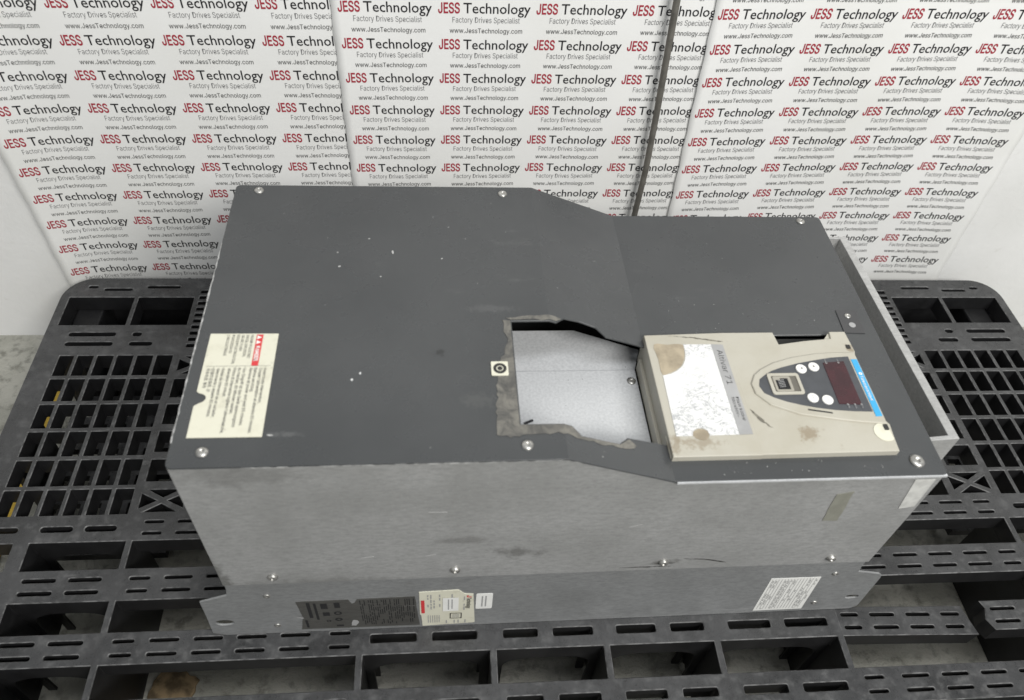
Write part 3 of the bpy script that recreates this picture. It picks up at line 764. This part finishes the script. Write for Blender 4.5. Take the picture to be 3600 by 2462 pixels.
new_obj('model_strip', plate_xy('model_strip', [[(0.4402, 0.0376), (0.4517, 0.0380), (0.4506, 0.1364), (0.4398, 0.1370)]], MZ + 0.0002, MZ + 0.0005), M_STRIP, kp)
pr = Print(); pr.text('Altivar 71', 0.4433, 0.1300, 0.0395, 0.0050, 0.0, 3, UX, UY)
pr.text('75kW 100HP', 0.4468, 0.0765, 0.0250, 0.0024, 0.004, 1, UX, UY); pr.text('380/480V~', 0.4430, 0.0765, 0.0210, 0.0024, 0.004, 1, UX, UY)
pr.build('lettering', lift(0.0007), M_INK, kp)
# scuffs on the beige front
for pts_, sd in (([(0.4560, 0.0640), (0.4600, 0.0590), (0.4650, 0.0520), (0.4660, 0.0480), (0.4615, 0.0510), (0.4580, 0.0580)], 1), ([(0.4655, 0.0500), (0.4690, 0.0455), (0.4710, 0.0440), (0.4672, 0.0455)], 2), ([(0.4020, 0.1480), (0.4250, 0.1460), (0.4480, 0.1415), (0.4520, 0.1405), (0.4500, 0.1400), (0.4250, 0.1448)], 3)):
    new_obj('scuff', plate_xy('scuff', [ragged(pts_, 0.0004, 0.002, sd)], MZ + 0.0001, MZ + 0.00022), simple('scuff_grey', (0.22, 0.205, 0.165, 1), 0.6, 0, 0.5, 200), kp)
# raised surround, charcoal panel
og_out = [(0.5695, 0.1240), (0.5500, 0.1240), (0.5326, 0.1227), (0.5100, 0.1186), (0.4919, 0.1130), (0.4780, 0.1055), (0.4706, 0.0994), (0.4657, 0.0904), (0.4664, 0.0800), (0.4761, 0.0681), (0.4990, 0.0576), (0.5325, 0.0512), (0.5500, 0.0485), (0.5695, 0.0465)]
new_obj('keypad_surround', plate_xy('keypad_surround', [og_out], MZ - 0.001, MZ + 0.0016, 0.0013, 3), M_BEIGE, kp)
og = [(0.5625, 0.1193), (0.5460, 0.1182), (0.5303, 0.1155), (0.5130, 0.1120), (0.4964, 0.1074), (0.4860, 0.1035), (0.4792, 0.0992), (0.4730, 0.0945), (0.4706, 0.0870), (0.4730, 0.0795), (0.4804, 0.0745), (0.4900, 0.0700), (0.5018, 0.0661), (0.5150, 0.0628), (0.5296, 0.0602), (0.5460, 0.0585), (0.5622, 0.0577)]
KZ = MZ + 0.0019
kpan = new_obj('keypad_panel', plate_xy('keypad_panel', [og], MZ + 0.0005, KZ, 0.0002), M_KEYPAD, kp)
def flat_part(name, loops, z0, z1, mat, bev=0.0): return new_obj(name, plate_xy(name, loops, z0, z1, bev), mat, kp)
pol = rrect(0.4803, 0.5085, 0.0772, 0.1000, 0.0022)
flat_part('port_frame', [pol, rrect(0.4828, 0.5062, 0.0795, 0.0977, 0.0012)], KZ - 0.001, KZ + 0.0011, M_BEIGE, 0.0003)
flat_part('port_floor', [rrect(0.4827, 0.5063, 0.0794, 0.0978, 0.0012)], KZ - 0.001, KZ + 0.0002, simple('port_beige_shaded', (0.13, 0.12, 0.10, 1), 0.5))  # beige darkened, the socket's shade put into its colour
flat_part('port_jack', [rrect(0.4845, 0.5000, 0.0806, 0.0966, 0.0012), [(0.4862, 0.0822), (0.4978, 0.0822), (0.4978, 0.0950), (0.4905, 0.0950), (0.4905, 0.0932), (0.4862, 0.0932)]], KZ + 0.0001, KZ + 0.0008, simple('port_grey', (0.34, 0.32, 0.27, 1), 0.5), 0.0002)
flat_part('port_opening', [rect(0.4860, 0.4980, 0.0820, 0.0952)], KZ, KZ + 0.0004, M_DARK)  # flat dark plate painting the shade inside the socket
for k_ in range(5):
    y = 0.0848 + k_ * 0.0018
    flat_part('contact', [[(0.4885, y), (0.4940, y + 0.0008), (0.4940, y + 0.0013), (0.4885, y + 0.0005)]], KZ + 0.0005, KZ + 0.0007, M_FAINT)
for bx, by, up in ((0.5137, 0.1051, -1), (0.5259, 0.1072, 1), (0.5139, 0.0727, 0), (0.5262, 0.0703, 0)):
    flat_part('button', [circle(bx, by, 0.0043, 24)], KZ - 0.0005, KZ + 0.0014, M_BTN, 0.0006)
    if up:
        pr = Print(); pr.poly([(bx - 0.0010 * up, by + 0.0012), (bx - 0.0010 * up, by - 0.0012), (bx + 0.0012 * up, by)]); pr.build('arrow_mark', lambda a, b: (a, b, KZ + 0.0016), M_INK, kp)
    else:
        pr = Print(); pr.text('ESC' if bx < 0.52 else 'ENT', bx - 0.0006, by + 0.0020, 0.0040, 0.0014, 0.0, 1, UX, UY); pr.build('button_print', lambda a, b: (a, b, KZ + 0.0016), M_FAINT, kp)
flat_part('display', [[(0.5362, 0.1120), (0.5561, 0.1135), (0.5550, 0.0650), (0.5354, 0.0661)]], KZ - 0.0002, KZ + 0.0005, M_DISP, 0.0001)
pr = Print()
for x, y, s in ((0.5385, 0.1158, 'RUN'), (0.5500, 0.1160, 'CAN'), (0.5420, 0.0642, 'ERR'), (0.5482, 0.0640, 'RUN'), (0.5540, 0.0638, 'ERR')):
    pr.text(s, x, y, 0.0030, 0.0012, 0, 1, UX, UY)
    pr.ring(x + 0.0006, y - 0.0044 if y > 0.1 else y + 0.0010, 0.0004, 0.0009, 8)
pr.build('panel_print', lambda a, b: (a, b, KZ + 0.0007), M_STRIP, kp)
flat_part('blue_strip', [[(0.5642, 0.1158), (0.5694, 0.1157), (0.5688, 0.0530), (0.5634, 0.0526)]], MZ + 0.0005, MZ + 0.0021, M_BLUE, 0.0002)
pr = Print(); pr.text('Telemecanique', 0.5650, 0.0965, 0.0275, 0.0026, 0.006, 2, UX, UY); pr.ring(0.5666, 0.0990, 0.0006, 0.0016, 14)
pr.build('strip_lettering', lambda a, b: (a, b, MZ + 0.0023), M_WHITE, kp)
flat_part('slot_mark', [[(0.5060, 0.0618), (0.5262, 0.0578), (0.5266, 0.0562), (0.5060, 0.0602)]], MZ + 0.0014, MZ + 0.00175, M_SLOT)
disc = [p for p in circle(0.5655, 0.0372, 0.0092, 40)]
disc = [(min(p[0], 0.5708), p[1]) for p in disc]
flat_part('round_sticker', [disc], MZ + 0.0001, MZ + 0.0005, M_AGED)
flat_part('corner_hole', [rrect(0.5662, 0.5705, 0.0390, 0.0450, 0.001)], MZ + 0.0004, MZ + 0.0008, M_SLOT)
flat_part('corner_hole', [rrect(0.5660, 0.5703, 0.1300, 0.1350, 0.001)], MZ + 0.0001, MZ + 0.0004, M_SLOT)

# end bracket -----------------------------------------------------------------
bk = [(0.6100, 0.0505), (0.6572, 0.0535), (0.6505, 0.3265), (0.6100, 0.3265), (0.6100, 0.3245), (0.6432, 0.3245), (0.6492, 0.0562), (0.6100, 0.0530)]
new_obj('end_bracket', plate_xy('end_bracket', [bk], 0.1000, 0.2500, 0.0006, 1), galv('bracket_zinc', (0.52, 0.52, 0.51, 1), (0.42, 0.42, 0.41, 1), 0.3, 0.48), drv)
new_obj('bracket_floor', plate_xy('bracket_floor', [[(0.6085, 0.057), (0.6485, 0.060), (0.6425, 0.323), (0.6085, 0.323)]], 0.105, 0.108), M_GALV, drv)

M_SCUFF = simple('black_scuff', (0.06, 0.06, 0.055, 1), 0.7, 0, 0.6, 300)
for pts_, sd in (([(0.360, 0.1262), (0.385, 0.1256), (0.410, 0.1262), (0.395, 0.1270), (0.375, 0.1268)], 1), ([(0.418, 0.1405), (0.440, 0.1385), (0.455, 0.1335), (0.462, 0.1300), (0.455, 0.1318), (0.438, 0.1372)], 2),
                 ([(0.392, 0.1335), (0.398, 0.1322), (0.412, 0.1325), (0.404, 0.1338)], 3)):
    new_obj('scuff', plate_xz('scuff', [ragged(pts_, 0.0004, 0.003, sd)], 0.0001, 0.0004), M_SCUFF, side)
M_SCRATCH = simple('bright_scratch', (0.5, 0.5, 0.49, 1), 0.4, 0.3)
rs = random.Random(31)
for i in range(4):
    x, z, l_ = rs.uniform(0.12, 0.56), rs.uniform(0.15, 0.27), rs.uniform(0.006, 0.020)
    a_ = rs.uniform(-0.1, 0.35)
    dx_, dz_ = l_ * math.cos(a_), l_ * math.sin(a_)
    new_obj('scratch', plate_xz('scratch', [[(x, z), (x + dx_, z + dz_), (x + dx_ - 0.001, z + dz_ + 0.0003), (x + 0.001, z + 0.0003)]], 0.0001, 0.0004), M_SCRATCH, side)

# labels on the near side -----------------------------------------------------
YF = -0.0002
M_DULLWHITE = simple('dull_label', (0.6, 0.6, 0.575, 1), 0.6, 0, 0.2, 120)
def side_plate(name, loops, y0, y1, mat, parent): return new_obj(name, plate_xz(name, loops, y0, y1), mat, parent)
face = lambda y: (lambda a, b: (a, y, b))
UXd, UYd = (0, -1), (1, 0)
# upper white label and old tape on the upper sheet
side_plate('white_label', [[(0.5844, 0.2690), (0.6020, 0.2693), (0.6040, 0.2256), (0.5905, 0.2226)]], -0.0002, 0.0002, M_DULLWHITE, drv)['label'] = 'blank white label at the upper right corner'
side_plate('tape_patch', [ragged([(0.5245, 0.2496), (0.5384, 0.2535), (0.5423, 0.2039), (0.5278, 0.2048)], 0.0005, 0.006, 4)], -0.0001, 0.0002, M_TAPE, drv)['label'] = 'faint yellowed tape patch'
YB = 0.0031
wl = side_plate('specification_label', [[(0.5221, 0.0832), (0.5740, 0.0830), (0.5797, 0.0063), (0.5259, 0.0060)]], YB, 0.0036, M_WHITE, drv)
wl['label'] = 'white printed table label by the right mounting ear'
pr, pf = Print(), Print(); rr = random.Random(3)
for i in range(15):
    t0 = (i + 0.7) / 16; xb_ = 0.5221 + 0.0519 * t0
    sk = 0.0045
    def qd(x, w, za, zb): 
        f_ = lambda z: sk * (0.083 - z) / 0.077
        return [(x + f_(za), za), (x + w + f_(za), za), (x + w + f_(zb), zb), (x + f_(zb), zb)]
    pf.poly(qd(xb_, 0.00035, 0.010, 0.081))
    z = 0.078
    while z > 0.012:
        ln = rr.uniform(0.003, 0.012)
        if rr.random() < (0.75 if i in (0, 1, 4, 5, 12, 13) else 0.18): pr.poly(qd(xb_ + 0.0012, 0.0009, max(z - ln, 0.010), z))
        z -= ln + rr.uniform(0.001, 0.004)
pr.poly([(0.5560, 0.030), (0.5590, 0.030), (0.5590, 0.034), (0.5560, 0.034)])
pf.build('table_lines', face(YB - 0.0002), M_FAINT, wl); pr.build('small_print', face(YB - 0.0003), simple('pale_print', (0.46, 0.46, 0.45, 1), 0.5), wl)
# dark rating film
dk = [(0.0562, 0.0728), (0.1060, 0.0737), (0.1085, 0.0640), (0.1115, 0.0655), (0.1142, 0.0742), (0.1693, 0.0749), (0.1727, 0.0064), (0.0543, 0.0075), (0.0590, 0.0380)]
dr = side_plate('rating_film', [ragged(dk, 0.0003, 0.01, 8)], YB, 0.0036, M_RATING, drv); dr['label'] = 'worn dark rating film beside the white service label'
pr = Print(); rr = random.Random(11)
for x0, x1, z0, z1 in ((0.0655, 0.0690, 0.035, 0.070), (0.0720, 0.0745, 0.030, 0.068), (0.0600, 0.0625, 0.012, 0.030), (0.0790, 0.0855, 0.0385, 0.047), (0.0785, 0.0850, 0.055, 0.067), (0.0915, 0.0970, 0.056, 0.068), (0.0895, 0.0965, 0.012, 0.0155)): pr.bar(x0, x1, z0, z1)
pr.ring(0.0935, 0.0440, 0.0020, 0.0040); pr.ring(0.0930, 0.0290, 0.0016, 0.0038); pr.ring(0.0830, 0.0260, 0.0012, 0.0024)
for i in range(26):
    x = 0.1160 + i * 0.00205; z = 0.071
    while z > 0.016:
        ln = rr.uniform(0.004, 0.016)
        if rr.random() < 0.75: pr.bar(x, x + 0.0009, max(z - ln, 0.013), z)
        z -= ln + rr.uniform(0.001, 0.004)
pr.build('small_print', face(YB - 0.0002), M_DARK, dr)
pr = Print(); pr.poly(ragged([(0.1040, 0.0130), (0.1090, 0.0120), (0.1120, 0.0190), (0.1110, 0.0260), (0.1070, 0.0270), (0.1050, 0.0200)], 0.0006, 0.002, 5))
pr.poly([(0.0480, 0.0420), (0.0580, 0.0345), (0.0600, 0.0350), (0.0590, 0.0380)]); pr.build('scratches', face(YB - 0.0004), M_FAINT, dr)
# service label
jl = [(0.1735, 0.0842), (0.2085, 0.0862), (0.2115, 0.0858), (0.2166, 0.0778), (0.2190, 0.0765), (0.2256, 0.0757), (0.2286, 0.0088), (0.2276, 0.0078), (0.1760, 0.0042), (0.1752, 0.0050), (0.1745, 0.0300), (0.1732, 0.0340)]
sv = side_plate('service_label', [jl], YB - 0.0003, 0.0036, M_AGED, drv); sv['label'] = 'white service label with red J and black lettering'
yy = face(YB - 0.0006)
pr = Print(); pr.bar(0.1748, 0.1782, 0.036, 0.066); pr.build('red_band', yy, M_SIGNRED, sv)
pr = Print(); pr.text('J', 0.2195, 0.0742, 0.0048, 0.0042, 0.03, 2, UXd, UYd); pr.build('red_lettering', yy, M_SIGNRED, sv)
pr = Print(); pr.text('Technology', 0.2195, 0.0685, 0.0250, 0.0042, 0.012, 2, UXd, UYd)
pr.bar(0.2030, 0.2150, 0.0205, 0.0215); pr.bar(0.2030, 0.2150, 0.0325, 0.0335); pr.bar(0.2030, 0.2040, 0.0215, 0.0325); pr.bar(0.2140, 0.2150, 0.0215, 0.0325)
pr.build('black_lettering', yy, M_BLACK, sv)
pr = Print()
for i, x in enumerate((0.181, 0.184, 0.187, 0.1925, 0.2045, 0.2165)):
    z = 0.078
    while z > 0.046:
        ln = rr.uniform(0.003, 0.009)
        if rr.random() < 0.6: pr.bar(x, x + 0.0012, z - ln, z)
        z -= ln + 0.002
for i in range(6): pr.bar(0.181 + i * 0.0022, 0.1817 + i * 0.0022, 0.012, 0.030)
for x in (0.199, 0.207, 0.211, 0.218): pr.bar(x, x + 0.0012, 0.009, 0.0165)
for z in (0.0235, 0.0262, 0.0289): pr.bar(0.2055, 0.2125, z, z + 0.001)
pr.build('small_print', yy, M_FAINT, sv)
pr = Print(); pr.bar(0.1960, 0.2115, 0.0395, 0.0705); pr.build('paper_patch', face(YB - 0.0008), M_WHITE, sv)
pr = Print(); pr.bar(0.2010, 0.2022, 0.043, 0.067); pr.bar(0.2045, 0.2057, 0.045, 0.067); pr.build('patch_print', face(YB - 0.0009), M_FAINT, sv)
# small white label
sw = side_plate('small_label', [rrect(0.2285, 0.2448, 0.0403, 0.0750, 0.0018)], YB, 0.0036, M_WHITE, drv); sw['label'] = 'small rounded white label right of the service label'
pr = Print()
for x in (0.2340, 0.2375): pr.bar(x, x + 0.0014, 0.046, 0.070)
pr.build('small_print', face(YB - 0.0002), M_FAINT, sw)

for o in bpy.data.objects:
    if o.name.split('.')[0] in ('small_print', 'table_lines', 'lettering', 'scratches', 'patch_print', 'panel_print', 'strip_lettering'): o['kind'] = 'stuff'
    if '_root' in o: del o['_root']
